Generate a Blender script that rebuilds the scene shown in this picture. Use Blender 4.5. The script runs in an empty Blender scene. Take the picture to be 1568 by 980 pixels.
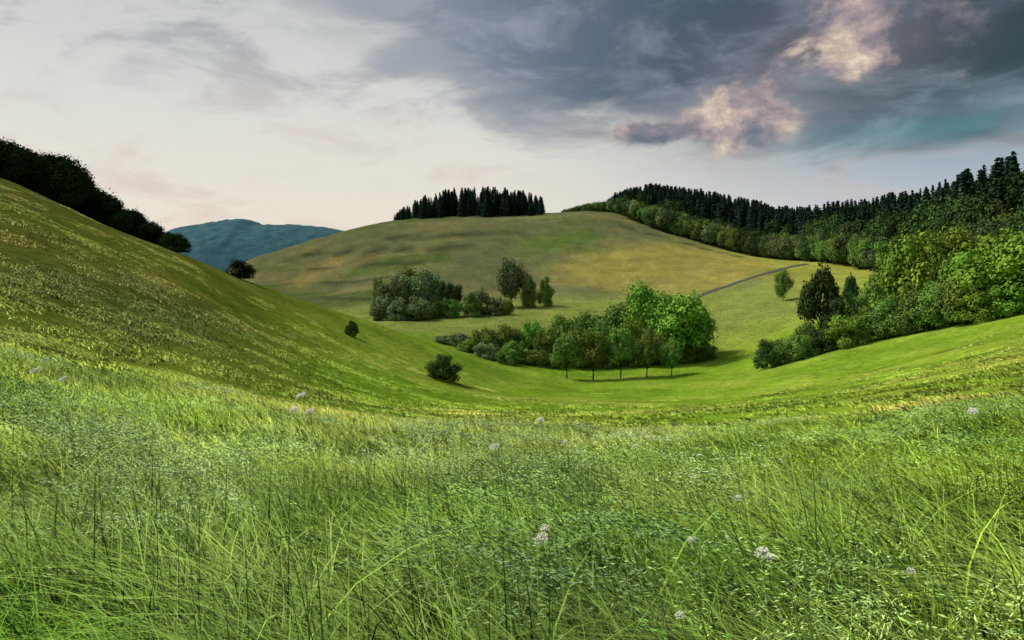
import bpy, math, random
import numpy as np
from mathutils import Vector, Matrix
rng=np.random.default_rng(7); random.seed(7)
sc=bpy.context.scene
sc.view_settings.view_transform='Standard'; sc.view_settings.look='None'; sc.view_settings.exposure=0
F=1230.0; CU=784.0; HV=430.0     # image pixels: focal length, centre column, horizon row; positions are set from image coordinates

# ------------------------------------------------------------------ noise
def hash2(ix,iy,s):
    h=(ix.astype(np.int64)*374761393+iy.astype(np.int64)*668265263+s*974634777)&0x7fffffff
    h=((h^(h>>13))*1274126177)&0x7fffffff
    h=h^(h>>16)
    return (h&0xffff)/65535.0
def vnoise(x,y,s=0):
    ix=np.floor(x);iy=np.floor(y);fx=x-ix;fy=y-iy
    fx=fx*fx*(3-2*fx);fy=fy*fy*(3-2*fy)
    a=hash2(ix,iy,s);b=hash2(ix+1,iy,s);c=hash2(ix,iy+1,s);d=hash2(ix+1,iy+1,s)
    return (a*(1-fx)+b*fx)*(1-fy)+(c*(1-fx)+d*fx)*fy
def fbm(x,y,s=0,o=4):
    r=0;a=.5;t=0
    for i in range(o):
        r=r+a*vnoise(x*2**i+17.3*i,y*2**i-9.1*i,s+i);t+=a;a*=.5
    return r/t
def sstep(a,b,x):
    t=np.clip((x-a)/(b-a),0,1);return t*t*(3-2*t)

# ------------------------------------------------------------------ terrain
def pchip(xk,yk,x):
    xk=np.asarray(xk,float);yk=np.asarray(yk,float)
    h=np.diff(xk); sh=(-1,)+(1,)*(yk.ndim-1)
    dl=np.diff(yk,axis=0)/h.reshape(sh)
    m=np.zeros_like(yk)
    p=dl[1:]*dl[:-1]
    w1=(2*h[1:]+h[:-1]).reshape(sh);w2=(h[1:]+2*h[:-1]).reshape(sh)
    with np.errstate(divide='ignore',invalid='ignore'):
        hm=(w1+w2)/(w1/dl[:-1]+w2/dl[1:])
    m[1:-1]=np.where(p>0,hm,0)
    m[0]=dl[0];m[-1]=dl[-1]
    i=np.clip(np.searchsorted(xk,x)-1,0,len(xk)-2)
    t=(x-xk[i])/h[i]; t=np.clip(t,0,1).reshape(sh); hh=h[i].reshape(sh)
    return ((2*t**3-3*t**2+1)*yk[i]+(t**3-2*t**2+t)*hh*m[i]+(-2*t**3+3*t**2)*yk[i+1]+(t**3-t**2)*hh*m[i+1])
near=[(0.3,-1.65),(2,-1.66),(4,-1.78)]
cols={
-250:[(8,-1.8),(20,-1.2),(35,2.2),(60,9),(90,16),(115,19),(160,15),(250,6),(450,5),(900,0)],
0:[(8,-1.95),(12,-2.0),(20,-1.9),(35,0.2),(60,5.8),(90,11.4),(115,13.2),(160,9),(250,0),(450,5),(900,0)],
150:[(8,-2.0),(12,-2.2),(20,-2.5),(35,-1.6),(60,2.4),(95,7.0),(120,7.4),(160,4),(250,-4),(450,4),(900,0)],
290:[(8,-2.2),(12,-2.5),(20,-2.9),(35,-3.2),(60,-1),(105,3.2),(125,3.0),(160,-1),(250,-8),(450,-2),(900,-5)],
390:[(8,-2.2),(12,-2.7),(20,-3.2),(35,-4.3),(60,-3.8),(85,-2.1),(115,-.5),(130,-.9),(170,-6),(250,-10),(330,-2),(430,13.3),(600,5),(900,-5)],
500:[(8,-2.3),(12,-2.8),(20,-3.5),(35,-5.2),(60,-6.5),(90,-5.6),(122,-4.2),(140,-5.2),(180,-11),(240,-9.4),(300,-5),(370,6),(440,25),(500,28),(700,10),(900,0)],
600:[(8,-2.3),(12,-2.9),(20,-3.7),(35,-5.7),(60,-8.3),(90,-8.9),(128,-7.5),(150,-10),(180,-11),(215,-9.6),(250,-7.5),(300,-1.5),(370,11),(450,34),(520,38),(750,15),(900,5)],
700:[(8,-2.3),(12,-2.9),(20,-3.8),(35,-6),(60,-9.2),(90,-11.5),(132,-11.6),(150,-13.5),(180,-11.5),(215,-9.4),(250,-7.5),(300,0),(370,15),(450,35.5),(500,41),(560,43),(800,20),(1000,5)],
790:[(8,-2.3),(12,-2.9),(20,-3.9),(35,-6.1),(60,-9.5),(90,-13),(135,-15.3),(160,-15),(190,-11.5),(220,-8.5),(250,-6.5),(300,0),(370,16),(450,36),(500,42),(560,44),(800,25),(1000,10)],
900:[(8,-2.3),(12,-2.9),(20,-4),(35,-6.2),(60,-9.6),(90,-13.3),(140,-16.5),(165,-15.5),(190,-12.2),(220,-8.5),(250,-5.4),(300,2),(370,17),(450,38),(500,44),(560,46),(800,40),(1000,20)],
1000:[(8,-2.3),(12,-2.9),(20,-4),(35,-6.2),(60,-9.5),(90,-13.2),(140,-16.3),(165,-14),(190,-10.5),(220,-7.5),(250,-5),(300,3),(370,17),(430,28),(500,40),(600,48),(900,40),(1100,20)],
1100:[(8,-2.3),(12,-2.9),(20,-4),(35,-6.1),(60,-9.3),(90,-12.6),(140,-15),(170,-12),(200,-8),(230,-4.5),(260,-1.5),(300,4),(350,11),(400,16),(500,30),(600,44),(900,40),(1100,20)],
1200:[(8,-2.3),(12,-2.9),(20,-3.9),(35,-5.8),(60,-8.8),(90,-11),(120,-11.8),(150,-10.5),(180,-7.5),(210,-4.2),(250,0),(300,6),(350,9),(420,14),(500,24),(600,34),(900,35)],
1300:[(8,-2.3),(12,-2.8),(20,-3.8),(35,-5.4),(60,-8),(90,-9.5),(110,-9),(140,-7.5),(170,-5),(200,-2.5),(250,1),(300,6),(350,11),(500,32),(900,40)],
1400:[(8,-2.25),(12,-2.7),(20,-3.6),(35,-4.9),(60,-7),(90,-7.6),(110,-7),(140,-5),(170,-2),(200,0.5),(250,5),(300,12),(500,45),(900,50)],
1568:[(8,-2.15),(12,-2.5),(20,-3.2),(35,-4.2),(60,-4.9),(85,-4.4),(110,-3),(140,0),(200,8),(300,25),(500,55),(900,60)],
1800:[(8,-2.0),(12,-2.3),(20,-2.8),(35,-3),(60,-2.5),(85,-1),(110,2),(140,6),(200,18),(300,40),(500,70),(900,70)]}
NR=430
lr=np.linspace(math.log(0.4),math.log(7500),NR)
ths=[];rows=[]
def addcol(th,prof):
    prof=prof+[(3000,-10),(8000,-20)]
    r=np.log([p[0] for p in prof]);z=[p[1] for p in prof]
    ths.append(th);rows.append(pchip(r,z,lr))
back=[(20,1),(100,12),(300,20),(900,10)]
L75=[(8,-1.6),(20,-.5),(60,10),(120,22),(300,15),(900,10)]
R75=[(8,-1.9),(20,-2),(60,1),(120,12),(300,50),(900,60)]
addcol(-math.pi,near+back);addcol(math.radians(-110),near+L75);addcol(math.radians(-70),near+L75)
for u in sorted(cols):
    th=math.atan((u-CU)/F);c=math.cos(th)
    addcol(th,[(d/c,z) for d,z in near+cols[u]])
addcol(math.radians(70),near+R75);addcol(math.radians(110),near+R75);addcol(math.pi,near+back)
tf=np.linspace(math.radians(-44),math.radians(44),560)
TH=np.concatenate([np.linspace(-math.pi,math.radians(-44.5),90),tf,np.linspace(math.radians(44.5),math.pi,90)])
Z=pchip(np.array(ths),np.array(rows),TH)
for _ in range(10):
    Z[1:-1]=(Z[:-2]+2*Z[1:-1]+Z[2:])/4
for _ in range(14):
    Z[:,1:-1]=(Z[:,:-2]+2*Z[:,1:-1]+Z[:,2:])/4
R=np.exp(lr)
X=np.sin(TH)[:,None]*R[None];Y=np.cos(TH)[:,None]*R[None]
amp=np.clip(R/60,0,1)[None]
Z+= (fbm(X/14,Y/14,3)-.5)*1.0*amp + (fbm(X/3.5,Y/3.5,9)-.5)*0.22*np.clip(R/12,0,1)[None]
# old cultivation terraces on the far hill
tm=sstep(270,310,Y)*sstep(480,430,Y)*sstep(10,-25,X)*sstep(-150,-110,X)
ph=(Z+(fbm(X/60,Y/60,12)-.5)*5)/6.5
Z-= tm*.55*np.sin(2*math.pi*ph)*sstep(.35,.6,fbm(X/45+3,Y/45,19))
Z[-1]=Z[0]
def ground(x,y):
    x=np.asarray(x,float);y=np.asarray(y,float)
    th=np.arctan2(x,y);l=np.log(np.maximum(np.hypot(x,y),.41))
    i=np.clip(np.searchsorted(TH,th)-1,0,len(TH)-2);t=(th-TH[i])/(TH[i+1]-TH[i])
    q=np.clip((l-lr[0])/(lr[1]-lr[0]),0,NR-1.001);j=q.astype(int);s=q-j
    return (Z[i,j]*(1-s)+Z[i,j+1]*s)*(1-t)+(Z[i+1,j]*(1-s)+Z[i+1,j+1]*s)*t
def at(u,d): return ((u-CU)/F*d, d)
def hit(u,v,d0=3):
    d=np.exp(np.linspace(math.log(d0),math.log(900),2500))
    x=(u-CU)/F*d; z=ground(x,d); ray=-(v-HV)/F*d
    k=np.nonzero(z>=ray)[0]
    dd=d[k[0]] if len(k) else 440.
    return ((u-CU)/F*dd,dd)
def crest(u,a=60,b=145):
    d=np.linspace(a,b,200);x=(u-CU)/F*d
    return d[np.argmax(ground(x,d)/d)]

# field colours -------------------------------------------------------
def inpoly(x,y,poly):
    c=np.zeros(x.shape,bool);n=len(poly)
    for i in range(n):
        x1,y1=poly[i];x2,y2=poly[(i+1)%n]
        if y1==y2: continue
        k=((y1>y)!=(y2>y))&(x<(x2-x1)*(y-y1)/(y2-y1)+x1)
        c^=k
    return c
def polydist(x,y,pl):
    best=np.full(x.shape,1e9)
    for (x1,y1),(x2,y2) in zip(pl[:-1],pl[1:]):
        dx,dy=x2-x1,y2-y1;t=np.clip(((x-x1)*dx+(y-y1)*dy)/(dx*dx+dy*dy+1e-9),0,1)
        best=np.minimum(best,np.hypot(x-x1-t*dx,y-y1-t*dy))
    return best
def polysoft(x,y,poly,w):
    dd=polydist(x,y,list(poly)+[poly[0]]);s=np.where(inpoly(x,y,poly),dd,-dd)
    return sstep(-w,w,s)
def S(*p): return [hit(u,v,150) for u,v in p]
yellow=S((830,410),(900,388),(985,376),(1060,376),(1130,388),(1196,405),(1130,432),(1070,452),(960,455),(880,430))
tan=S((440,445),(430,438),(505,388),(530,390),(475,440))
green1=S((790,372),(850,350),(905,352),(930,366),(860,385),(810,392))
lines=[S((470,390),(560,384),(660,382),(740,378)),S((500,432),(560,430),(610,424)),S((500,456),(560,458),(600,460)),S((960,350),(1050,372),(1130,392)),S((600,364),(700,360),(800,358)),S((480,412),(560,406),(640,404))]
def mixc(a,b,t): return a*(1-t[...,None])+np.array(b)*t[...,None]
def gcol(x,y):
    r=np.hypot(x,y)
    z=ground(x,y)
    wx=x+(fbm(x/18,y/18,31)-.5)*16; wy=y+(fbm(x/18,y/18,37)-.5)*16
    c=np.zeros(x.shape+(3,))+np.array((.245,.41,.03))
    n1=fbm(x/9,y/9,5); n2=fbm(x/30,y/30,6)
    c=mixc(c,(.38,.48,.065),sstep(.42,.65,n1)*.65)
    c=mixc(c,(.16,.30,.03),sstep(.55,.7,fbm(x/7+4,y/7,15))*.45)
    dry=sstep(-8,1.5,z+ (n2-.5)*6)*sstep(12,40,y-x*.25)*(y<190)*sstep(10,-14,x+ (n1-.5)*8)
    c=mixc(c,(.22,.25,.04),dry*.85)
    c=mixc(c,(.165,.175,.035),dry*sstep(0,11,z)*.7)  # olive upper slope, with a vignette's darkening painted into the grass colour
    c=mixc(c,(.29,.26,.06),dry*sstep(.5,.72,fbm(x/12+5,y/20,14))*.45)
    c=mixc(c,(.14,.20,.04),dry*sstep(.48,.68,fbm(x/16+1,y/9,24))*.55)
    c=mixc(c,(.10,.17,.045),dry*sstep(14,4,polydist(x,y,[hit(300,520,20),hit(400,545,20)])+(n1-.5)*8)*.45)
    far=sstep(150,185,wy)
    c=mixc(c,(.31,.37,.085),far*(1-sstep(250,280,wy)))
    hill=sstep(235,275,wy)*sstep(150,90,x)
    c=mixc(c,(.20,.215,.095),hill)
    c=mixc(c,(.29,.275,.105),hill*sstep(.42,.62,fbm(x/40,y/25,44))*.85)
    c=mixc(c,(.13,.19,.05),hill*sstep(.52,.68,fbm(x/50+7,y/35,48))*.8)
    rightm=sstep(70,100,wx)*sstep(160,200,wy)*sstep(420,340,wy)
    c=mixc(c,(.40,.43,.075),rightm*.9)
    j=(fbm(x/9,y/9,61)-.5)*16
    for poly,col,a,w in ((yellow,(.43,.38,.095),.95,9),(tan,(.44,.35,.12),.8,9),(green1,(.14,.24,.04),.8,14)):
        k=polysoft(x+j,y+j,poly,w)*a*(.5+.75*fbm(x/18,y/9,71))
        c=mixc(c,col,np.clip(k,0,1))
    for l in lines:
        k=1-sstep(1.2,4.2,polydist(x,y,l)+(fbm(x/8,y/8,66)-.5)*3); c=mixc(c,(.08,.10,.045),k*.8)
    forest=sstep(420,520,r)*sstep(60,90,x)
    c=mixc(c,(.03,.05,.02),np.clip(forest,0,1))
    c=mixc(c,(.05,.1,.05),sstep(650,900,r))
    return c*(.82+.36*fbm(x/2.2,y/2.2,90))[...,None]

def mesh_from(name,verts,faces_flat,nper,mats,colors=None,smooth=False,matidx=None):
    me=bpy.data.meshes.new(name)
    nv=len(verts);nf=len(faces_flat)//nper
    me.vertices.add(nv);me.vertices.foreach_set('co',np.asarray(verts,np.float32).ravel())
    me.loops.add(nf*nper);me.loops.foreach_set('vertex_index',np.asarray(faces_flat,np.int32))
    me.polygons.add(nf);me.polygons.foreach_set('loop_start',np.arange(nf,dtype=np.int32)*nper)
    if colors is not None:
        a=me.color_attributes.new('col','FLOAT_COLOR','POINT')
        cc=np.ones((nv,4),np.float32);cc[:,:3]=colors;a.data.foreach_set('color',cc.ravel())
    for m in mats: me.materials.append(m)
    if matidx is not None: me.polygons.foreach_set('material_index',np.asarray(matidx,np.int32))
    me.update(calc_edges=True)
    me.polygons.foreach_set('use_smooth',np.full(nf,smooth))
    me.validate()
    return me
def add(name,me,parent=None):
    o=bpy.data.objects.new(name,me);sc.collection.objects.link(o)
    if parent: o.parent=parent
    return o

# ------------------------------------------------------------------ materials
def newmat(n):
    m=bpy.data.materials.new(n);m.use_nodes=True;t=m.node_tree;t.nodes.clear()
    return m,t
def nd(t,ty,**k):
    n=t.nodes.new(ty)
    for a,b in k.items(): setattr(n,a,b)
    return n
def leafmat(name,base,inst=False,objvar=True,up=.0,hue=(.475,.525)):
    m,t=newmat(name);L=t.links.new
    out=nd(t,'ShaderNodeOutputMaterial')
    at_=nd(t,'ShaderNodeAttribute',attribute_name='col')
    mul=nd(t,'ShaderNodeMix',data_type='RGBA',blend_type='MULTIPLY');mul.inputs[0].default_value=1
    L(at_.outputs['Color'],mul.inputs[6])
    if inst:
        ti=nd(t,'ShaderNodeAttribute',attribute_name='tint',attribute_type='INSTANCER');L(ti.outputs['Color'],mul.inputs[7])
    else: mul.inputs[7].default_value=(*base,1)
    col=mul.outputs[2]
    if objvar:
        oi=nd(t,'ShaderNodeObjectInfo');hs=nd(t,'ShaderNodeHueSaturation')
        mr=nd(t,'ShaderNodeMapRange');mr.inputs[3].default_value=hue[0];mr.inputs[4].default_value=hue[1]
        L(oi.outputs['Random'],mr.inputs[0]);L(mr.outputs[0],hs.inputs['Hue'])
        m2=nd(t,'ShaderNodeMath',operation='MULTIPLY_ADD');m2.inputs[1].default_value=.6;m2.inputs[2].default_value=.7
        L(oi.outputs['Random'],m2.inputs[0]);L(m2.outputs[0],hs.inputs['Value']);L(col,hs.inputs['Color']);col=hs.outputs[0]
    d=nd(t,'ShaderNodeBsdfDiffuse');L(col,d.inputs[0])
    if up>0:
        g=nd(t,'ShaderNodeNewGeometry');v1=nd(t,'ShaderNodeVectorMath',operation='SCALE');v1.inputs['Scale'].default_value=1-up
        v2=nd(t,'ShaderNodeVectorMath',operation='ADD');v2.inputs[1].default_value=(0,0,up);v3=nd(t,'ShaderNodeVectorMath',operation='NORMALIZE')
        L(g.outputs['Normal'],v1.inputs[0]);L(v1.outputs[0],v2.inputs[0]);L(v2.outputs[0],v3.inputs[0]);L(v3.outputs[0],d.inputs['Normal'])
    L(d.outputs[0],out.inputs[0])
    return m
def barkmat():
    m,t=newmat('bark');L=t.links.new
    out=nd(t,'ShaderNodeOutputMaterial');d=nd(t,'ShaderNodeBsdfDiffuse');n=nd(t,'ShaderNodeTexNoise');n.inputs['Scale'].default_value=9
    r=nd(t,'ShaderNodeValToRGB');r.color_ramp.elements[0].color=(.02,.016,.01,1);r.color_ramp.elements[1].color=(.09,.07,.05,1)
    L(n.outputs[0],r.inputs[0]);L(r.outputs[0],d.inputs[0]);L(d.outputs[0],out.inputs[0]);return m
bark=barkmat()
leaf=leafmat('foliage_green',(.13,.22,.05),up=.25)
leaf_bright=leafmat('foliage_bright',(.15,.27,.04),up=.25)
leaf_dark=leafmat('foliage_dark',(.055,.10,.035))
leaf_grey=leafmat('foliage_grey_green',(.15,.21,.10),up=.25)
leaf_shaded=leafmat('foliage_shaded',(.02,.034,.013))  # backlit ridge trees: their shade painted in as near-black leaf colour
needle=leafmat('conifer_needles',(.025,.05,.032))
grassm=leafmat('grass_blades',(1,1,1),inst=True,objvar=False,up=.72)

gm,t=newmat('meadow');L=t.links.new
out=nd(t,'ShaderNodeOutputMaterial');d=nd(t,'ShaderNodeBsdfDiffuse');d.inputs['Roughness'].default_value=.8
a=nd(t,'ShaderNodeAttribute',attribute_name='col')
geo=nd(t,'ShaderNodeNewGeometry')
n1=nd(t,'ShaderNodeTexNoise');n1.inputs['Scale'].default_value=1.3;n1.inputs['Detail'].default_value=7;n1.inputs['Roughness'].default_value=.78
n2=nd(t,'ShaderNodeTexNoise');n2.inputs['Scale'].default_value=.12;n2.inputs['Detail'].default_value=6;n2.inputs['Roughness'].default_value=.6
mp=nd(t,'ShaderNodeMapping');mp.inputs['Scale'].default_value=(1,.7,1);L(geo.outputs['Position'],mp.inputs[0])
L(mp.outputs[0],n1.inputs['Vector']);L(mp.outputs[0],n2.inputs['Vector'])
r1=nd(t,'ShaderNodeMapRange');r1.inputs[1].default_value=.3;r1.inputs[2].default_value=.7;r1.inputs[3].default_value=.45;r1.inputs[4].default_value=1.38
r2=nd(t,'ShaderNodeMapRange');r2.inputs[1].default_value=.3;r2.inputs[2].default_value=.7;r2.inputs[3].default_value=.78;r2.inputs[4].default_value=1.2
L(n1.outputs[0],r1.inputs[0]);L(n2.outputs[0],r2.inputs[0])
mm=nd(t,'ShaderNodeMath',operation='MULTIPLY');L(r1.outputs[0],mm.inputs[0]);L(r2.outputs[0],mm.inputs[1])
vm=nd(t,'ShaderNodeVectorMath',operation='SCALE');L(a.outputs['Color'],vm.inputs[0]);L(mm.outputs[0],vm.inputs['Scale'])
b=nd(t,'ShaderNodeBump');b.inputs['Strength'].default_value=.8;b.inputs['Distance'].default_value=.35;L(n1.outputs[0],b.inputs['Height'])
L(vm.outputs[0],d.inputs[0]);L(b.outputs[0],d.inputs['Normal']);L(d.outputs[0],out.inputs[0])

# ------------------------------------------------------------------ ground mesh
nt=len(TH)
V=np.stack([X,Y,Z],-1).reshape(-1,3)
i=np.arange(nt-1)[:,None]*NR+np.arange(NR-1)[None]
Fq=np.stack([i,i+1,i+NR+1,i+NR],-1).reshape(-1,4)
Fq=Fq[:,::-1]
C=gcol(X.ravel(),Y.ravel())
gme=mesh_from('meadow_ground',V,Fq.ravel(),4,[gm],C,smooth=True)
if gme.polygons[len(gme.polygons)//2].normal.z<0: gme.flip_normals()
add('ground',gme)

# ------------------------------------------------------------------ distant mountain
def mountain(name,x0,x1,y0,prof,depth,col):
    nx,ny=260,50
    xs=np.linspace(x0,x1,nx);ys=np.linspace(-1,1,ny)
    XX,YY=np.meshgrid(xs,ys)
    h=pchip([p[0] for p in prof],[p[1] for p in prof],xs)
    ZZ=h[None]*np.cos(YY*math.pi/2)**1.0 + (fbm(XX/260,YY*3,4)-.5)*36*np.cos(YY*math.pi/2)+(fbm(XX/25,YY*45,8)-.5)*9-20
    V=np.stack([XX,y0+YY*depth,ZZ],-1).reshape(-1,3)
    i=np.arange(ny-1)[:,None]*nx+np.arange(nx-1)[None]
    f=np.stack([i,i+1,i+nx+1,i+nx],-1).reshape(-1)
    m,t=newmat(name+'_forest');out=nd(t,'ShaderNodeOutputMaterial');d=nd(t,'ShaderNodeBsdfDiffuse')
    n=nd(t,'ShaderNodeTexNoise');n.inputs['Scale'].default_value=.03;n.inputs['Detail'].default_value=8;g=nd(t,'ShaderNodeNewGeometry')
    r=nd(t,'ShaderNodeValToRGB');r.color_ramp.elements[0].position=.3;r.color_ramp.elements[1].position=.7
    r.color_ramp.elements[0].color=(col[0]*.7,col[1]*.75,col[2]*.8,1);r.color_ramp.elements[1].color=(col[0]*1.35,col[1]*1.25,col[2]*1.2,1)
    t.links.new(g.outputs['Position'],n.inputs['Vector']);t.links.new(n.outputs[0],r.inputs[0]);t.links.new(r.outputs[0],d.inputs[0]);t.links.new(d.outputs[0],out.inputs[0])
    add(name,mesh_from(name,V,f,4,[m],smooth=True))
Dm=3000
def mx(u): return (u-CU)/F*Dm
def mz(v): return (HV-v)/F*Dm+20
mountain('distant_mountain',mx(60),mx(760),Dm,[(mx(60),mz(400)),(mx(200),mz(385)),(mx(275),mz(353)),(mx(330),mz(342)),(mx(375),mz(338)),(mx(410),mz(346)),(mx(470),mz(347)),(mx(525),mz(352)),(mx(640),mz(375)),(mx(760),mz(410))],500,(.05,.12,.145))  # teal forest colour with the atmospheric haze painted in

# ------------------------------------------------------------------ trees
def tube(p0,p1,r0,r1,n=6):
    p0=np.array(p0,float);p1=np.array(p1,float);d=p1-p0;d/=np.linalg.norm(d)+1e-9
    a=np.cross(d,[.3,.9,.1]);a/=np.linalg.norm(a);b=np.cross(d,a)
    an=np.arange(n)*2*math.pi/n
    ring=np.cos(an)[:,None]*a+np.sin(an)[:,None]*b
    v=np.concatenate([p0+ring*r0,p1+ring*r1]);k=np.arange(n);k2=(k+1)%n
    return v,np.stack([k,k2,k2+n,k+n],-1)
def quads(cen,nrm,size,rg,aspect=1.4,axis=None):
    n=len(cen);nrm=nrm/(np.linalg.norm(nrm,axis=1,keepdims=True)+1e-9)
    rv=rg.normal(size=(n,3))
    if axis is not None:
        a=axis/(np.linalg.norm(axis,axis=1,keepdims=True)+1e-9);b=np.cross(a,rv);b/=np.linalg.norm(b,axis=1,keepdims=True)+1e-9
    else:
        a=np.cross(nrm,rv);a/=np.linalg.norm(a,axis=1,keepdims=True)+1e-9;b=np.cross(nrm,a)
    s=size[:,None]
    v=np.stack([cen-a*s*aspect*.5,cen-b*s*.5+a*s*.1,cen+a*s*aspect*.5,cen+b*s*.5-a*s*.1],1).reshape(-1,3)
    return v,np.arange(n*4).reshape(n,4)
class MB:
    def __init__(s): s.v=[];s.f=[];s.c=[];s.m=[];s.n=0
    def put(s,v,f,c,mi):
        s.v.append(v);s.f.append(f+s.n);s.n+=len(v)
        cc=np.zeros((len(v),3));cc[:]=c;s.c.append(cc);s.m.append(np.full(len(f),mi))
    def mesh(s,name,mats):
        return mesh_from(name,np.concatenate(s.v),np.concatenate(s.f).ravel(),4,mats,np.concatenate(s.c),matidx=np.concatenate(s.m))
def make_tree(seed,mat,style='round',nl=7000,ls=.034):
    """unit tree: height about 1, crown width about 1"""
    rg=np.random.default_rng(seed);b=MB()
    cz,ch,cw,nlobe,tr={'round':(.54,.46,.5,46,.02),'bush':(.30,.70,.5,38,.015),'orchard':(.61,.39,.5,34,.024),'tall':(.52,.48,.5,50,.022)}[style]
    lob=[]
    while len(lob)<nlobe:
        dv=rg.normal(size=3);dv/=np.linalg.norm(dv);q=rg.uniform(.25,1)**.5
        l=rg.uniform(.09,.18)
        p=dv*q*np.array((cw-l*.7,cw-l*.7,ch-l*.8))+np.array((0,0,cz))
        if style=='bush' and p[2]<.06: continue
        if style=='tall':
            k=np.clip(1.35-p[2]*1.1,.25,1);p[:2]*=k;l*=.8*k+.1
        lob.append((p[0],p[1],p[2],l))
    top=.66 if style!='bush' else .35
    pts=[np.array((0,0,-.04))];
    for k in range(1,5): pts.append(np.array((rg.normal()*.012*k,rg.normal()*.012*k,top*k/4)))
    for k in range(4):
        v,f=tube(pts[k],pts[k+1],tr*(1-.2*k),tr*(1-.2*(k+1)));b.put(v,f,1,0)
    for (x,y,z,l) in lob[::2]:
        s=pts[1+rg.integers(0,3)];e=np.array((x,y,z));mid=(s+e)/2+np.array((0,0,.03))
        v,f=tube(s,mid,tr*.45,tr*.3,4);b.put(v,f,1,0);v,f=tube(mid,e,tr*.3,tr*.12,4);b.put(v,f,1,0)
    lob=np.array(lob);w=lob[:,3]**2;w/=w.sum()
    k=rg.choice(len(lob),nl,p=w)
    dr=rg.normal(size=(nl,3));dr/=np.linalg.norm(dr,axis=1,keepdims=True)
    rad=lob[k,3]*(rg.uniform(.35,1,nl)**.5)*(1+.35*np.abs(rg.normal(size=nl))*(rg.random(nl)<.35))
    cen=lob[k,:3]+dr*rad[:,None]
    if style=='bush': cen[:,2]=np.abs(cen[:,2])
    v,f=quads(cen,dr+np.array((0,0,.35))+rg.normal(size=(nl,3))*.35,ls*rg.uniform(.55,1.3,nl),rg)
    lv=rg.uniform(.75,1.3,len(lob))[k]*rg.uniform(.7,1.3,nl)
    warm=rg.uniform(.9,1.2,len(lob))[k]
    c=np.repeat(np.stack([lv*warm,lv,lv*.9],-1),4,0)
    b.put(v,f,c,1)
    return b.mesh('tree_'+style,[bark,mat])
def make_conifer(seed,mat,w=.17,tiers=30):
    rg=np.random.default_rng(seed);b=MB()
    v,f=tube((0,0,-.04),(0,0,.98),.014,.002,6);b.put(v,f,1,0)
    cen=[];nr=[];sz=[]
    for k in range(tiers):
        h=.08+.91*k/tiers;r=w*(1-h)**.85*1.05+.006
        nb=int(8+8*(1-h));a0=rg.uniform(0,6.28);tv=rg.uniform(.8,1.15)
        for j in range(nb):
            an=a0+j*6.283/nb+rg.normal()*.15;rl=r*rg.uniform(.6,1.15)*tv
            for q in np.linspace(.25,1,4):
                cen.append((math.cos(an)*rl*q,math.sin(an)*rl*q,h-.10*rl/w*q*.6+rg.normal()*.006))
                nr.append((math.cos(an)*.7+rg.normal()*.3,math.sin(an)*.7+rg.normal()*.3,.9));sz.append(rg.uniform(.025,.045)*(1.1-.5*h))
    n=len(cen);v,f=quads(np.array(cen),np.array(nr),np.array(sz),rg,1.5)
    lv=rg.uniform(.65,1.4,n);b.put(v,f,np.repeat(np.stack([lv]*3,-1),4,0),1)
    return b.mesh('conifer',[bark,mat])
T={}
for q,(key,mat,st) in enumerate((('green',leaf,'round'),('bright',leaf_bright,'round'),('dark',leaf_dark,'round'),('grey',leaf_grey,'round'),('deep',leaf_shaded,'round'),
                   ('orch',leaf,'orchard'),('bushg',leaf,'bush'),('bushb',leaf_bright,'bush'),('bushd',leaf_dark,'bush'),('bushgr',leaf_grey,'bush'),('bushk',leaf_shaded,'bush'),('tall',leaf_dark,'tall'))):
    T[key]=[make_tree(101+17*q+k,mat,st) for k in range(3)]
T['con']=[make_conifer(3+k,needle,.12+.02*k) for k in range(4)]
def place(name,key,u,d,topv=None,h=None,wpx=None,w=None,sink=.0,basev=None):
    if basev is not None: x,y=hit(u,basev,20);d=y
    x,y=at(u,d);z=float(ground(x,y))-.05-sink
    if topv is not None: h=(HV-topv)/F*d-z
    if wpx is not None: w=wpx/F*d
    if w is None: w=h*.85
    o=add(name,random.choice(T[key]));o.location=(x,y,z)
    base=1.02 if key!='tall' else .85
    o.scale=(w/base,w/base,h/.98);o.rotation_euler=(0,0,random.uniform(0,6.28));return o
for u,tv,w in ((868,508,46),(908,502,54),(950,497,52),(990,510,44),(1028,520,40)):
    place('deciduous_tree','orch',u,135+random.uniform(-1,1),tv,wpx=w)
def grove(name,rows):
    for key,u,d,tv,w in rows: place(name,key,u,d,tv,wpx=w)
grove('deciduous_tree',[('bright',1042,149,446,108),('bright',985,158,430,76),('green',945,160,460,74),('green',905,158,474,66),('bright',1066,154,466,64),
 ('green',860,156,480,66),('bright',815,153,490,54),('green',775,152,496,60),('green',740,150,500,52),('grey',705,156,508,44),('bright',1010,163,445,70),
 ('green',835,150,506,46),('green',790,147,520,44),('green',880,150,496,54),('green',925,150,490,54),('bright',965,150,488,56),('grey',680,160,512,36),('green',1000,147,498,52)])
grove('valley_shrub',[('bushg',775,143,532,40),('bushgr',745,146,520,46),('bushg',715,152,518,44),('bushg',1078,149,515,44),('bushg',820,147,530,48),('bushg',850,147,535,44),('bushg',890,149,536,56),('bushg',935,149,536,56),('bushg',975,149,536,56),('bushg',1015,149,530,54),('bushg',1055,148,525,50)])
grove('deciduous_tree',[('grey',650,215,408,60),('grey',612,213,415,54),('grey',598,208,428,52),('grey',585,205,448,46),('grey',783,232,390,54),('green',630,222,405,46)])
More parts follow.
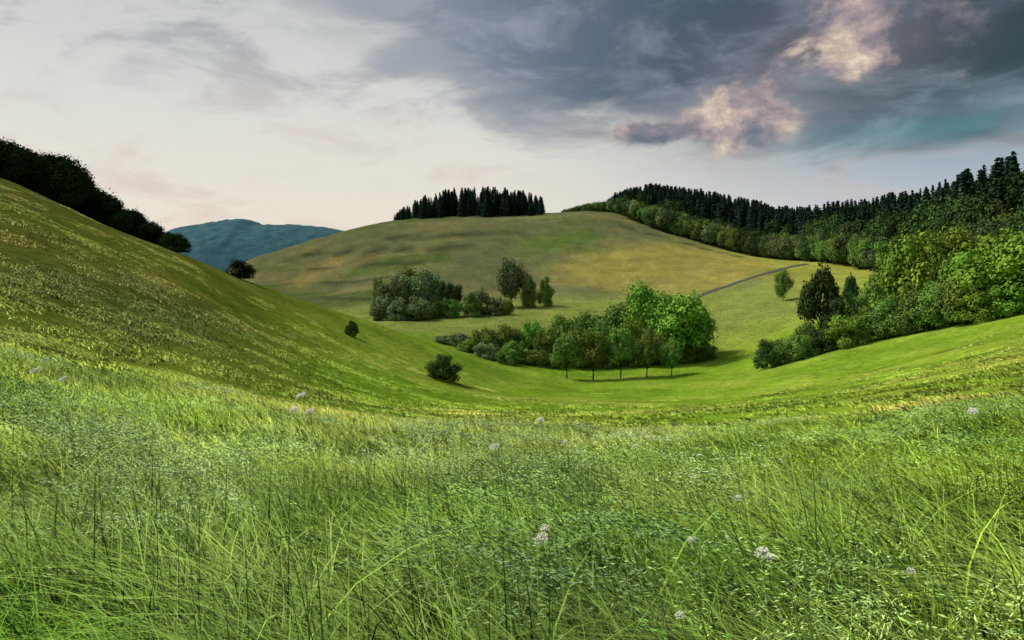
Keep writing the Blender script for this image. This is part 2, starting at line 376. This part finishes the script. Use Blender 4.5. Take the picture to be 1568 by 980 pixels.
grove('valley_shrub',[('bushd',695,232,428,36),('bushd',672,230,424,34),('bushg',835,232,422,30),('bushg',810,230,420,32),('bushgr',735,215,437,40),('bushg',722,211,447,40),('bushg',690,211,450,38),('bushg',665,210,455,34),('bushgr',758,213,450,34),('bushg',776,214,452,24),('bushg',580,240,420,24),('bushgr',640,205,452,56),('bushgr',610,203,455,46),('bushgr',580,203,462,30)])
place('round_bush','bushk',367,crest(367)-2,397,wpx=54);place('round_bush','bushk',269,crest(269)-2,356,wpx=46)
place('round_bush','bushd',678,0,541,wpx=64,basev=582);place('round_bush','bushd',538,0,490,wpx=24,basev=515)
place('deciduous_tree','green',1199,205,411,wpx=34)
place('deciduous_tree','tall',1258,122,391,wpx=72);place('deciduous_tree','tall',1303,150,412,wpx=28)
grove('hedge_shrub',[('bushd',1176,113,514,50),('bushg',1200,113,508,54),('bushg',1228,112,502,60),('bushd',1258,112,498,62),('bushb',1298,110,476,72),('bushg',1330,110,468,66),('bushg',1362,109,450,70),('bushg',1395,107,438,78),('bushg',1430,104,430,84),('bushg',1240,118,480,56),('bushd',1285,118,455,60),('bushg',1320,120,448,60),('bushg',1462,101,425,80),('bushb',1500,97,440,80),('bushb',1545,96,430,90)])
grove('deciduous_tree',[('bright',1400,118,350,120),('bright',1450,120,345,110),('bright',1515,99,372,130),('bright',1575,95,352,140),('bright',1475,105,385,90),('green',1362,125,400,80),('bright',1550,110,345,130),('green',1630,95,340,140)])

# ------------------------------------------------------------------ instancing helper
def source_coll(name,meshes):
    c=bpy.data.collections.new(name)
    for k,m in enumerate(meshes):
        o=bpy.data.objects.new(name+'_%02d'%k,m);c.objects.link(o)
    return c
def scatter(name,coll,P,rot,scl,idx,tint=None):
    n=len(P);me=bpy.data.meshes.new(name);me.vertices.add(n);me.vertices.foreach_set('co',np.asarray(P,np.float32).ravel())
    rot=np.asarray(rot,np.float32)
    if rot.ndim==1: r=np.zeros((n,3),np.float32);r[:,2]=rot
    else: r=rot
    s=np.asarray(scl,np.float32)
    if s.ndim==1: s=np.stack([s]*3,-1)
    me.attributes.new('rot','FLOAT_VECTOR','POINT').data.foreach_set('vector',r.ravel())
    me.attributes.new('scl','FLOAT_VECTOR','POINT').data.foreach_set('vector',s.ravel())
    me.attributes.new('idx','INT','POINT').data.foreach_set('value',np.asarray(idx,np.int32))
    if tint is not None:
        cc=np.ones((n,4),np.float32);cc[:,:3]=tint
        me.attributes.new('tint','FLOAT_COLOR','POINT').data.foreach_set('color',cc.ravel())
    o=add(name,me)
    g=bpy.data.node_groups.new(name+'_gn','GeometryNodeTree')
    g.interface.new_socket('Geometry',in_out='INPUT',socket_type='NodeSocketGeometry');g.interface.new_socket('Geometry',in_out='OUTPUT',socket_type='NodeSocketGeometry')
    N=g.nodes.new;L=g.links.new
    gi=N('NodeGroupInput');go=N('NodeGroupOutput');mp=N('GeometryNodeMeshToPoints');ip=N('GeometryNodeInstanceOnPoints')
    ci=N('GeometryNodeCollectionInfo');ci.inputs['Collection'].default_value=coll;ci.inputs['Separate Children'].default_value=True;ci.inputs['Reset Children'].default_value=True
    def na(n_,ty):
        a=N('GeometryNodeInputNamedAttribute');a.data_type=ty;a.inputs['Name'].default_value=n_;return a.outputs['Attribute']
    er=N('FunctionNodeEulerToRotation')
    L(gi.outputs[0],mp.inputs[0]);L(mp.outputs[0],ip.inputs['Points']);L(ci.outputs[0],ip.inputs['Instance'])
    ip.inputs['Pick Instance'].default_value=True
    L(na('idx','INT'),ip.inputs['Instance Index']);L(na('rot','FLOAT_VECTOR'),er.inputs[0]);L(er.outputs[0],ip.inputs['Rotation']);L(na('scl','FLOAT_VECTOR'),ip.inputs['Scale'])
    L(ip.outputs[0],go.inputs[0])
    md=o.modifiers.new('instances','NODES');md.node_group=g
    return o
def forest(name,coll_meshes,pts,hs,ws,idx):
    pts=np.array(pts);z=ground(pts[:,0],pts[:,1])-.2
    P=np.column_stack([pts,z]);hs=np.array(hs);ws=np.array(ws)
    return scatter(name,source_coll(name+'_kinds',coll_meshes),P,rng.uniform(0,6.28,len(P)),np.column_stack([ws,ws,hs]),idx)
kinds=T['con'][:4]+T['green']+T['dark']+[T['grey'][0],T['bright'][0]]+T['deep']
pts=[];hs=[];ws=[];ix=[]
us=[930,960,1000,1050,1100,1200,1300,1350,1400,1480,1568,1800]
d0=[500,455,425,415,400,350,290,245,190,150,135,110]
tops=[303,292,284,292,300,322,313,304,297,272,242,190]
for _ in range(4600):
    u=rng.uniform(935,1800);ds=np.interp(u,us,d0);dep=rng.uniform(0,1)**1.3*150
    d=ds+dep
    if rng.random()>(d/500)**1.0: continue
    x,y=at(u,d)
    z=float(ground(x,y))
    tv=np.interp(u,us,tops)
    hmax=(HV-tv)/F*d-z
    if hmax<6: continue
    edge=dep<22
    con= rng.random()<(.8 if u<1240 else .5) and not edge
    h=min(hmax*(rng.uniform(.8,1.02)if not con else rng.uniform(.8,1.16)),rng.uniform(19,30) if con else rng.uniform(13,20))
    if edge: h=min(h,rng.uniform(6,13))
    pts.append((x,y));hs.append(h)
    if con: ws.append(h*rng.uniform(.95,1.4));ix.append(rng.integers(0,4))
    else:
        ws.append(h*rng.uniform(.7,.95));ix.append(rng.choice([7,8,9,7,8,9,12,13]) if not edge else rng.choice([4,5,10,7,8,9]))
forest('forest',kinds,pts,hs,ws,ix); print('forest',len(pts))
pts=[];hs=[];ws=[];ix=[]
for _ in range(210):
    u=rng.uniform(604,832);d=rng.uniform(462,520);x,y=at(u,d);z=float(ground(x,y))
    tv=np.interp(u,[603,640,680,740,800,832],[326,303,290,286,291,302])
    h=((HV-tv)/F*d-z)*rng.uniform(.72,1.08)
    if h<2: continue
    pts.append((x,y));hs.append(h);ws.append(h*rng.uniform(1.2,1.7));ix.append(rng.integers(0,4))
forest('conifer_plantation',kinds,pts,hs,ws,ix)
pts=[];hs=[];ws=[];ix=[]
for _ in range(160):
    u=rng.uniform(862,945);d=rng.uniform(590,640);x,y=at(u,d);z=float(ground(x,y))
    tv=np.interp(u,[862,900,945],[321,310,306]);h=((HV-tv)/F*d-z)*rng.uniform(.9,1.03)
    if h<2: continue
    pts.append((x,y));hs.append(h);ws.append(h*.8);ix.append(rng.choice([4,5,7,8,9]))
forest('distant_woodland',kinds,pts,hs,ws,ix)
pts=[];hs=[];ws=[];ix=[]
for _ in range(230):
    u=rng.uniform(-260,275);dc=np.interp(u,[-260,0,150,290],[98,97,101,105]);d=dc+rng.uniform(0,22);x,y=at(u,d);z=float(ground(x,y))
    tv=np.interp(u,[-260,0,30,60,100,115,150,200,230,275],[120,205,224,228,234,262,288,316,332,366]);hm=((HV-tv)/F*d-z)
    h=hm*rng.uniform(.75,1.06)
    if h<1.5: continue
    pts.append((x,y));hs.append(h);ws.append(max(h*.9,3.2));ix.append(rng.choice([12,13,14]))
forest('ridge_treeline',kinds,pts,hs,ws,ix)

# ------------------------------------------------------------------ country road
def road():
    pl=[(1236,404),(1210,409),(1185,416),(1155,424),(1125,434),(1095,444),(1068,455)]
    c=np.array([hit(u,v,170) for u,v in pl])
    tt=np.linspace(0,1,90);k=np.linspace(0,1,len(c))
    c=np.column_stack([pchip(k,c[:,0],tt),pchip(k,c[:,1],tt)])
    tg=np.gradient(c,axis=0);tg/=np.linalg.norm(tg,axis=1,keepdims=True);n=np.column_stack([-tg[:,1],tg[:,0]])
    offs=[-1.2,-.6,0,.6,1.2];V=[]
    for o in offs:
        p=c+n*o;V.append(np.column_stack([p,ground(p[:,0],p[:,1])+.12]))
    V=np.concatenate(V);m=len(c);f=[]
    for a in range(len(offs)-1):
        for i in range(m-1): f+=[a*m+i,a*m+i+1,(a+1)*m+i+1,(a+1)*m+i]
    mt,t=newmat('gravel_asphalt');out=nd(t,'ShaderNodeOutputMaterial');d=nd(t,'ShaderNodeBsdfDiffuse');n_=nd(t,'ShaderNodeTexNoise');n_.inputs['Scale'].default_value=.3
    r=nd(t,'ShaderNodeValToRGB');r.color_ramp.elements[0].color=(.05,.055,.05,1);r.color_ramp.elements[1].color=(.16,.16,.13,1)
    t.links.new(n_.outputs[0],r.inputs[0]);t.links.new(r.outputs[0],d.inputs[0]);t.links.new(d.outputs[0],out.inputs[0])
    add('country_road',mesh_from('country_road',V,f,4,[mt],smooth=True))
road()

# ------------------------------------------------------------------ grass
def strips(base,L_,lean,dirv,w,rg,seg=4,col=None):
    n=len(base);t=np.linspace(0,1,seg+1)
    side=np.stack([-dirv[:,1],dirv[:,0]],-1);an=rg.uniform(-1.2,1.2,n);ca,sa=np.cos(an),np.sin(an)
    side=np.stack([side[:,0]*ca-side[:,1]*sa,side[:,0]*sa+side[:,1]*ca,np.zeros(n)],-1)
    cen=[]
    for q in t:
        p=base.copy();hor=(L_*lean*q**1.6)
        p[:,:2]+=dirv*hor[:,None];p[:,2]+=L_*(q-.42*np.minimum(lean,1.4)*q**2.2)
        cen.append(p)
    cen=np.stack(cen,1)
    wd=w[:,None]*(1-t[None]**1.6)*.5+w[:,None]*.04
    a=cen-side[:,None]*wd[...,None];b=cen+side[:,None]*wd[...,None]
    v=np.stack([a,b],2).reshape(n,-1,3)
    off=(np.arange(n)*(seg+1)*2)[:,None,None]
    k=np.arange(seg)[None,:,None]*2
    f=off+k+np.array([0,1,3,2])[None,None]
    c=np.repeat(col[:,None],(seg+1)*2,1)
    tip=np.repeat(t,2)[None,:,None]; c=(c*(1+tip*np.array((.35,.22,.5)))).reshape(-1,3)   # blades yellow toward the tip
    return v.reshape(-1,3),f.reshape(-1,4),c,cen
WIND=np.array([-1.0,.05])
def wdirs(n,rg,sp=.7):
    a=math.atan2(WIND[1],WIND[0])+rg.normal(size=n)*sp;return np.stack([np.cos(a),np.sin(a)],-1)
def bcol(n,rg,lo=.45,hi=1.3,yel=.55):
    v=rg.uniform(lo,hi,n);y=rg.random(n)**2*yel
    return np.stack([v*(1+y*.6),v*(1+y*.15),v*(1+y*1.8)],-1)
def disc(n,rad,rg):
    p=rg.uniform(-rad,rad,(n,2))
    return np.column_stack([p,np.full(n,-.04)])
def tuft(seed,n,rad,h0,h1,w0,w1,kind='leafy',m=26,seg=4,hs=1.):
    rg=np.random.default_rng(seed);b=MB()
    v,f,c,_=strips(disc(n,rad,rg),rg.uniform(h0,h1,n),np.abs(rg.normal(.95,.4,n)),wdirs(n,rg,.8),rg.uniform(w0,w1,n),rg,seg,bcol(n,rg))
    b.put(v,f,c,0)
    if kind!='leafy':
        Ls=rg.uniform(h1*.95,h1*1.45,m)
        if kind=='yellow': Ls=rg.uniform(h1*.7,h1*1.05,m)
        cc=np.tile(np.array([[1.0,.85,1.1]]),(m,1))*rg.uniform(.35,1.,m)[:,None]
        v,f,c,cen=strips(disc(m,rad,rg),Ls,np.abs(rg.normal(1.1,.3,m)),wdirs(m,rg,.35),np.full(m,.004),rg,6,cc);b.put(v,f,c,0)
        P=[];Ax=[];Sz=[];Cc=[]
        per={'seed':18,'fluff':50,'yellow':26}[kind];spread={'seed':.006,'fluff':.017,'yellow':.034}[kind]
        for k in range(m):
            q=rg.uniform(.70 if kind!='yellow' else .6,.999,per)*6;i0=np.minimum(q.astype(int),5);fr=(q-i0)[:,None]
            p=cen[k][i0]*(1-fr)+cen[k][i0+1]*fr+rg.normal(size=(per,3))*spread*(1.3-q/6)[:,None]*2.6
            tg=cen[k][i0+1]-cen[k][i0];tg/=np.linalg.norm(tg,axis=1,keepdims=True)
            P.append(p);Ax.append(tg+rg.normal(size=(per,3))*(.3 if kind!='yellow' else 1.2));Sz.append(rg.uniform(.0035,.007,per)*hs)
            colr={'seed':(1.45,1.15,2.2),'fluff':(1.6,1.42,4.0),'yellow':(1.7,1.25,1.2)}[kind]
            Cc.append(np.array(colr)[None]*rg.uniform(.8,1.25,per)[:,None])
        P=np.concatenate(P);Ax=np.concatenate(Ax);v,f=quads(P,Ax,np.concatenate(Sz),rg,5. if kind!='yellow' else 2.4,axis=Ax);b.put(v,f,np.repeat(np.concatenate(Cc),4,0),0)
    return b.mesh('grass_tuft_'+kind,[grassm])
def tile_rot(x,y,rz):
    e=.5;gx=(ground(x+e,y)-ground(x-e,y))/(2*e);gy=(ground(x,y+e)-ground(x,y-e))/(2*e)
    out=np.zeros((len(x),3),np.float32)
    for k in range(len(x)):
        q=Vector((0,0,1)).rotation_difference(Vector((-gx[k],-gy[k],1)).normalized())
        out[k]=(q.to_matrix()@Matrix.Rotation(float(rz[k]),3,'Z')).to_euler()
    return out
def lay(name,coll,kn,step,dmin,dmax,smin,smax,probs,wedge=.8,gain=1.,jr=.4,fade=None,var=1.):
    g=np.arange(-dmax*wedge-step,dmax*wedge+step,step);h=np.arange(dmin-2,dmax+step,step)
    xx,yy=np.meshgrid(g,h);x=xx.ravel()+rng.uniform(-.5,.5,xx.size)*step;y=yy.ravel()+rng.uniform(-.5,.5,xx.size)*step
    r=np.hypot(x,y)
    k=(y>0)&(np.abs(x)<y*wedge+1.0)&(r>=dmin)&(r<dmax)
    if fade: k&=rng.random(len(x))>sstep(fade,dmax,r)
    x=x[k];y=y[k];r=r[k];n=len(x);z=ground(x,y)
    patch=fbm(x/1.6,y/1.6,77);patch2=fbm(x/2.3+9,y/2.3,78)
    base=np.array(probs,float)[None]*np.ones((n,1))
    for q,nm in enumerate(kn):
        if nm=='fluff': base[:,q]*=np.clip((patch-.42)*8,0.05,3)
        if nm=='yellow': base[:,q]*=np.clip((patch2-.42)*8,0.05,3)
    cum=np.cumsum(base/base.sum(1,keepdims=True),1);idx=(rng.random(n)[:,None]>cum).sum(1).clip(0,len(probs)-1)
    tint=gcol(x,y)*gain
    # stands of grass in different tones: deep green and pale
    s1=sstep(.35,.62,fbm(x/2.0+3,y/2.0,177))[:,None]; s2=sstep(.5,.66,fbm(x/3.0,y/3.0+8,178))[:,None]
    tint=tint*(1-var*(1-s1)*np.array((.52,.38,.35)))*(1+.12*var*s1)
    lush=(sstep(7.5,2.5,r+(patch-.5)*6)*var)[:,None]  # tint gets darker and greener close to the camera
    tint=tint*(1-lush*np.array((.42,.26,.3)))
    tint=tint*(1-.5*var*s2)+(tint.mean(1,keepdims=True)*np.array((1.38,1.80,.38)))*.5*var*s2
    tint=np.minimum(tint*(1+rng.normal(size=(n,1))*.06),.85)
    sc_=rng.uniform(smin,smax,n)*(.7+.6*patch)
    if fade: sc_*=1-.7*sstep(fade,dmax,r)
    print(name,n)
    return scatter(name,coll,np.column_stack([x,y,z]),tile_rot(x,y,rng.normal(size=n)*jr),np.column_stack([np.ones(n),np.ones(n),sc_]),idx,tint)
kn=['leafy','leafy','seed','fluff','yellow']
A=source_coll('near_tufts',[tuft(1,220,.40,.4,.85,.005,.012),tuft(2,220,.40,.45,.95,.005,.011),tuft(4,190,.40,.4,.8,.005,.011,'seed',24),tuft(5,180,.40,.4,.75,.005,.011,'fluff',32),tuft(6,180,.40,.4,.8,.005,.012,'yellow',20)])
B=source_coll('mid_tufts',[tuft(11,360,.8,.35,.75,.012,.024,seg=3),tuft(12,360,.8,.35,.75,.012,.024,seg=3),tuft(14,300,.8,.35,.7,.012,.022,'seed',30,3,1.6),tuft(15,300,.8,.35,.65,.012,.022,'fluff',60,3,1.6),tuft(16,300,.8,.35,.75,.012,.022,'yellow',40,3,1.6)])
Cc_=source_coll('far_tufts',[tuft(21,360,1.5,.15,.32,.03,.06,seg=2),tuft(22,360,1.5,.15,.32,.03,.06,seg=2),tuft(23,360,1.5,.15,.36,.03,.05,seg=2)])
lay('meadow_grass',A,kn,.62,1.2,10,.8,1.2,[1,1,1,1.6,.8],gain=1.85)
lay('meadow_grass',B,kn,1.25,9.5,32,.7,1.05,[1,1,.7,1.3,.8],gain=1.95,fade=18,var=.7)
lay('meadow_grass',Cc_,['leafy']*3,2.6,22,120,.5,1.0,[1,1,1],gain=2.05,fade=26,var=.25)

# ------------------------------------------------------------------ white wildflowers
wm,t=newmat('white_petals');out=nd(t,'ShaderNodeOutputMaterial');dd=nd(t,'ShaderNodeBsdfDiffuse');nn=nd(t,'ShaderNodeTexNoise');nn.inputs['Scale'].default_value=60
rr=nd(t,'ShaderNodeValToRGB');rr.color_ramp.elements[0].color=(.84,.84,.70,1);rr.color_ramp.elements[1].color=(.9,.9,.80,1)
t.links.new(nn.outputs[0],rr.inputs[0]);t.links.new(rr.outputs[0],dd.inputs[0])
g=nd(t,'ShaderNodeNewGeometry');v1=nd(t,'ShaderNodeVectorMath',operation='SCALE');v1.inputs['Scale'].default_value=.3;v2=nd(t,'ShaderNodeVectorMath',operation='ADD');v2.inputs[1].default_value=(-.25,0,.7);v3=nd(t,'ShaderNodeVectorMath',operation='NORMALIZE')
t.links.new(g.outputs['Normal'],v1.inputs[0]);t.links.new(v1.outputs[0],v2.inputs[0]);t.links.new(v2.outputs[0],v3.inputs[0]);t.links.new(v3.outputs[0],dd.inputs['Normal'])
t.links.new(dd.outputs[0],out.inputs[0])
stemm=leafmat('flower_stem',(.16,.30,.04),objvar=False,up=.4)
def flower(name,u,v,d,size):
    d*=1.06
    x,y=at(u,d);zt=(HV-v)/F*d;zg=float(ground(x,y));h=zt-zg
    if h<.15 or h>1.25: print('flower h',u,v,h)
    rg=np.random.default_rng(int(u));b=MB();lean=rg.uniform(.2,.5)
    p=[np.array((lean*(1-q)**1.5*1.0,0.02*q,h*q-h)) for q in np.linspace(0,1,6)]
    for a,c in zip(p[:-1],p[1:]):
        vv,f=tube(a,c,.0026,.002,5);b.put(vv,f,1,0)
    ax=np.array((-.25,-.35,1.));ax/=np.linalg.norm(ax)      # umbel nods down-wind
    e1=np.cross(ax,(0,1,0));e1/=np.linalg.norm(e1);e2=np.cross(ax,e1)
    for k in range(17):
        an=k*2.4;r=size*math.sqrt(k/17)*1.15;tip=e1*r*math.cos(an)+e2*r*math.sin(an)+ax*(size*.7-r*r/size*.22+rg.normal()*size*.08)
        vv,f=tube((0,0,0),tip,.0010,.0007,4);b.put(vv,f,1,0)
        n=30;cen=tip+rg.normal(size=(n,3))*size*.12;vv,f=quads(cen,rg.normal(size=(n,3))*.6+ax,rg.uniform(.08,.17,n)*size,rg,1.1);b.put(vv,f,1,1)
    o=add(name,b.mesh(name,[stemm,wm]));o.location=(x,y,zt)
for u,v,d,s in ((1168,850,3.3,.03),(830,828,3.4,.03),(836,812,3.5,.022),(758,686,5.6,.034),(828,645,8,.04),(865,678,6.2,.02),(972,684,6.2,.02),(462,608,9,.055),(452,630,8.2,.05),(475,632,8.5,.045),(56,570,12,.075),(97,583,11,.06),(1395,876,3.1,.016),(1042,944,2.6,.015),(1130,765,4.3,.022),(1060,828,3.4,.02),(1490,632,10,.06),(1180,856,3.35,.02),(1070,698,5.8,.016)):
    flower('white_wildflower',u,v,d,s)

# ------------------------------------------------------------------ world
az=math.radians(-62);el=math.radians(48)
w=bpy.data.worlds.new('World');sc.world=w;w.use_nodes=True;t=w.node_tree;t.nodes.clear();L=t.links.new
try: w.cycles.sampling_method='NONE'
except Exception as e: print(e)
def val(x,s):
    if isinstance(x,(int,float)): s.default_value=x
    else: L(x,s)
def M(op,a,b=0,c=0):
    n=nd(t,'ShaderNodeMath',operation=op);val(a,n.inputs[0]);val(b,n.inputs[1]);val(c,n.inputs[2]);return n.outputs[0]
def SS(x,a,b,lo=0,hi=1):
    n=nd(t,'ShaderNodeMapRange',interpolation_type='SMOOTHSTEP');val(x,n.inputs[0]);val(a,n.inputs[1]);val(b,n.inputs[2]);val(lo,n.inputs[3]);val(hi,n.inputs[4]);return n.outputs[0]
def MX(f,a,b):
    n=nd(t,'ShaderNodeMix',data_type='RGBA');val(f,n.inputs[0])
    for q,s in ((a,n.inputs[6]),(b,n.inputs[7])):
        if isinstance(q,tuple): s.default_value=(*q,1)
        else: L(q,s)
    return n.outputs[2]
def NZ(vec,scale,det=6,rough=.55,dist=0):
    n=nd(t,'ShaderNodeTexNoise');L(vec,n.inputs['Vector']);n.inputs['Scale'].default_value=scale;n.inputs['Detail'].default_value=det;n.inputs['Roughness'].default_value=rough;n.inputs['Distortion'].default_value=dist;return n.outputs[0]
def RAMP(f,els):
    n=nd(t,'ShaderNodeValToRGB');val(f,n.inputs[0]);e=n.color_ramp.elements
    while len(e)<len(els): e.new(.5)
    for q,(p,c) in zip(e,els): q.position=p;q.color=(*c,1)
    return n.outputs[0]
tc=nd(t,'ShaderNodeTexCoord');sp=nd(t,'ShaderNodeSeparateXYZ');L(tc.outputs['Generated'],sp.inputs[0]);x,y,z=sp.outputs
A=M('ARCTAN2',x,y)
den=M('ADD',M('MAXIMUM',z,0),.15)
cb=nd(t,'ShaderNodeCombineXYZ');L(M('DIVIDE',x,den),cb.inputs[0]);L(M('DIVIDE',y,den),cb.inputs[1]);pc=cb.outputs[0]
N1=NZ(pc,1.1,4,.55,.3);N2=NZ(pc,2.6,6,.6,.4)
ca=nd(t,'ShaderNodeCombineXYZ');L(A,ca.inputs[0]);L(M('MULTIPLY',z,1.5),ca.inputs[1]);pa=ca.outputs[0]
cs=nd(t,'ShaderNodeCombineXYZ');L(A,cs.inputs[0]);L(M('MULTIPLY',z,2.8),cs.inputs[1]);ps=cs.outputs[0]
N3=NZ(pa,9,6,.62,.3);N4=NZ(pa,14,5,.65,.2);N6=NZ(ps,5.5,7,.62,.5)
baseL=RAMP(M('MULTIPLY',z,2.5),[(0,(.86,.78,.64)),(.25,(.80,.74,.64)),(.5,(.72,.71,.65)),(.85,(.56,.58,.57)),(1,(.45,.5,.55))])
baseR=RAMP(M('MULTIPLY',z,2.5),[(0,(.62,.60,.62)),(.22,(.48,.52,.59)),(.4,(.26,.35,.41)),(.6,(.12,.19,.235)),(.8,(.07,.12,.14)),(1,(.2,.25,.3))])
base=MX(SS(A,-.08,.55),baseL,baseR)
base=MX(M('MULTIPLY',SS(N6,.48,.68),.5),base,(.64,.50,.45))
base=MX(M('MULTIPLY',M('MULTIPLY',SS(N2,.5,.68),.45),M('MULTIPLY',SS(z,.09,.2),SS(A,-.35,.1))),base,(.34,.37,.43))
eb=SS(A,-.55,.12,.36,.185)
f1=M('ADD',M('ADD',M('SUBTRACT',z,eb),M('MULTIPLY',M('SUBTRACT',N1,.5),.26)),M('MULTIPLY',M('SUBTRACT',N6,.5),.24))
m1=SS(f1,-.045,.06)
dk=RAMP(SS(A,-.5,.6),[(0,(.42,.44,.45)),(.3,(.22,.25,.30)),(.5,(.105,.138,.19)),(.7,(.055,.078,.112)),(.85,(.034,.055,.07)),(1,(.020,.040,.044))])
lt=MX(SS(A,-.5,.4),(.50,.52,.54),(.14,.18,.24))
dk=MX(M('MULTIPLY',SS(N6,.45,.64),SS(A,.3,.6,.8,.2)),dk,lt)
dk=MX(M('MULTIPLY',SS(N3,.5,.7),SS(A,.3,.6,.5,.2)),dk,lt)
dk=MX(M('MULTIPLY',M('MULTIPLY',SS(N4,.56,.7),SS(N6,.5,.6)),SS(A,.0,.2,0,.5)),dk,(.38,.32,.33))
col=MX(M('MULTIPLY',m1,SS(A,-.6,.0,.6,.97)),base,dk)
st=SS(M('ADD',M('MULTIPLY',N6,.6),M('MULTIPLY',N1,.4)),.48,.60);col=MX(M('MULTIPLY',M('MULTIPLY',st,SS(A,-.1,.1,.6,0)),SS(z,.17,.27)),col,(.30,.33,.37))
def G(a0,z0,sa,sz):
    p=M('POWER',M('DIVIDE',M('SUBTRACT',A,a0),sa),2);q=M('POWER',M('DIVIDE',M('SUBTRACT',z,z0),sz),2)
    return M('EXPONENT',M('MULTIPLY',M('ADD',p,q),-1))
g=M('ADD',M('ADD',G(.285,.20,.055,.055),G(.405,.268,.10,.05)),M('MULTIPLY',G(.20,.18,.11,.018),.9))
col=MX(M('MINIMUM',M('MULTIPLY',g,.4),.45),col,(.28,.235,.26))
cu=SS(M('ADD',g,M('MULTIPLY',M('SUBTRACT',N3,.5),3.4)),.35,.85)
cuc=RAMP(N4,[(.33,(.10,.125,.165)),(.43,(.23,.20,.23)),(.52,(.42,.33,.32)),(.60,(.62,.48,.39)),(.71,(.92,.80,.56))])
col=MX(M('MULTIPLY',cu,M('MINIMUM',M('MULTIPLY',g,1.7),.92)),col,cuc)
tl=M('MULTIPLY',G(.55,.165,.2,.016),SS(N2,.3,.55));col=MX(M('MULTIPLY',tl,.75),col,(.09,.24,.27))
sky=nd(t,'ShaderNodeTexSky',sky_type='NISHITA');sky.sun_disc=False;sky.sun_elevation=el;sky.sun_rotation=az
b1=nd(t,'ShaderNodeBackground');L(sky.outputs[0],b1.inputs[0]);b1.inputs[1].default_value=.15
b2=nd(t,'ShaderNodeBackground');L(col,b2.inputs[0]);b2.inputs[1].default_value=1.0
ms=nd(t,'ShaderNodeMixShader');L(SS(z,.35,.8,.95,.6),ms.inputs[0]);L(b1.outputs[0],ms.inputs[1]);L(b2.outputs[0],ms.inputs[2])
wo=nd(t,'ShaderNodeOutputWorld');L(ms.outputs[0],wo.inputs[0])
sun=bpy.data.lights.new('sun','SUN');sun.energy=4.2;sun.angle=math.radians(16);sun.color=(1,.93,.77)
so=bpy.data.objects.new('sun',sun);sc.collection.objects.link(so)
so.rotation_euler=Vector((math.sin(az)*math.cos(el),math.cos(az)*math.cos(el),math.sin(el))).to_track_quat('Z','Y').to_euler()

# ------------------------------------------------------------------ camera
cam=bpy.data.cameras.new('camera');co=bpy.data.objects.new('camera',cam);sc.collection.objects.link(co)
cam.sensor_width=36;cam.lens=36*F/1568;cam.shift_y=-(490-HV)/1568;cam.clip_start=.05;cam.clip_end=20000
co.location=(0,0,0);co.rotation_euler=(math.radians(90),0,0);sc.camera=co
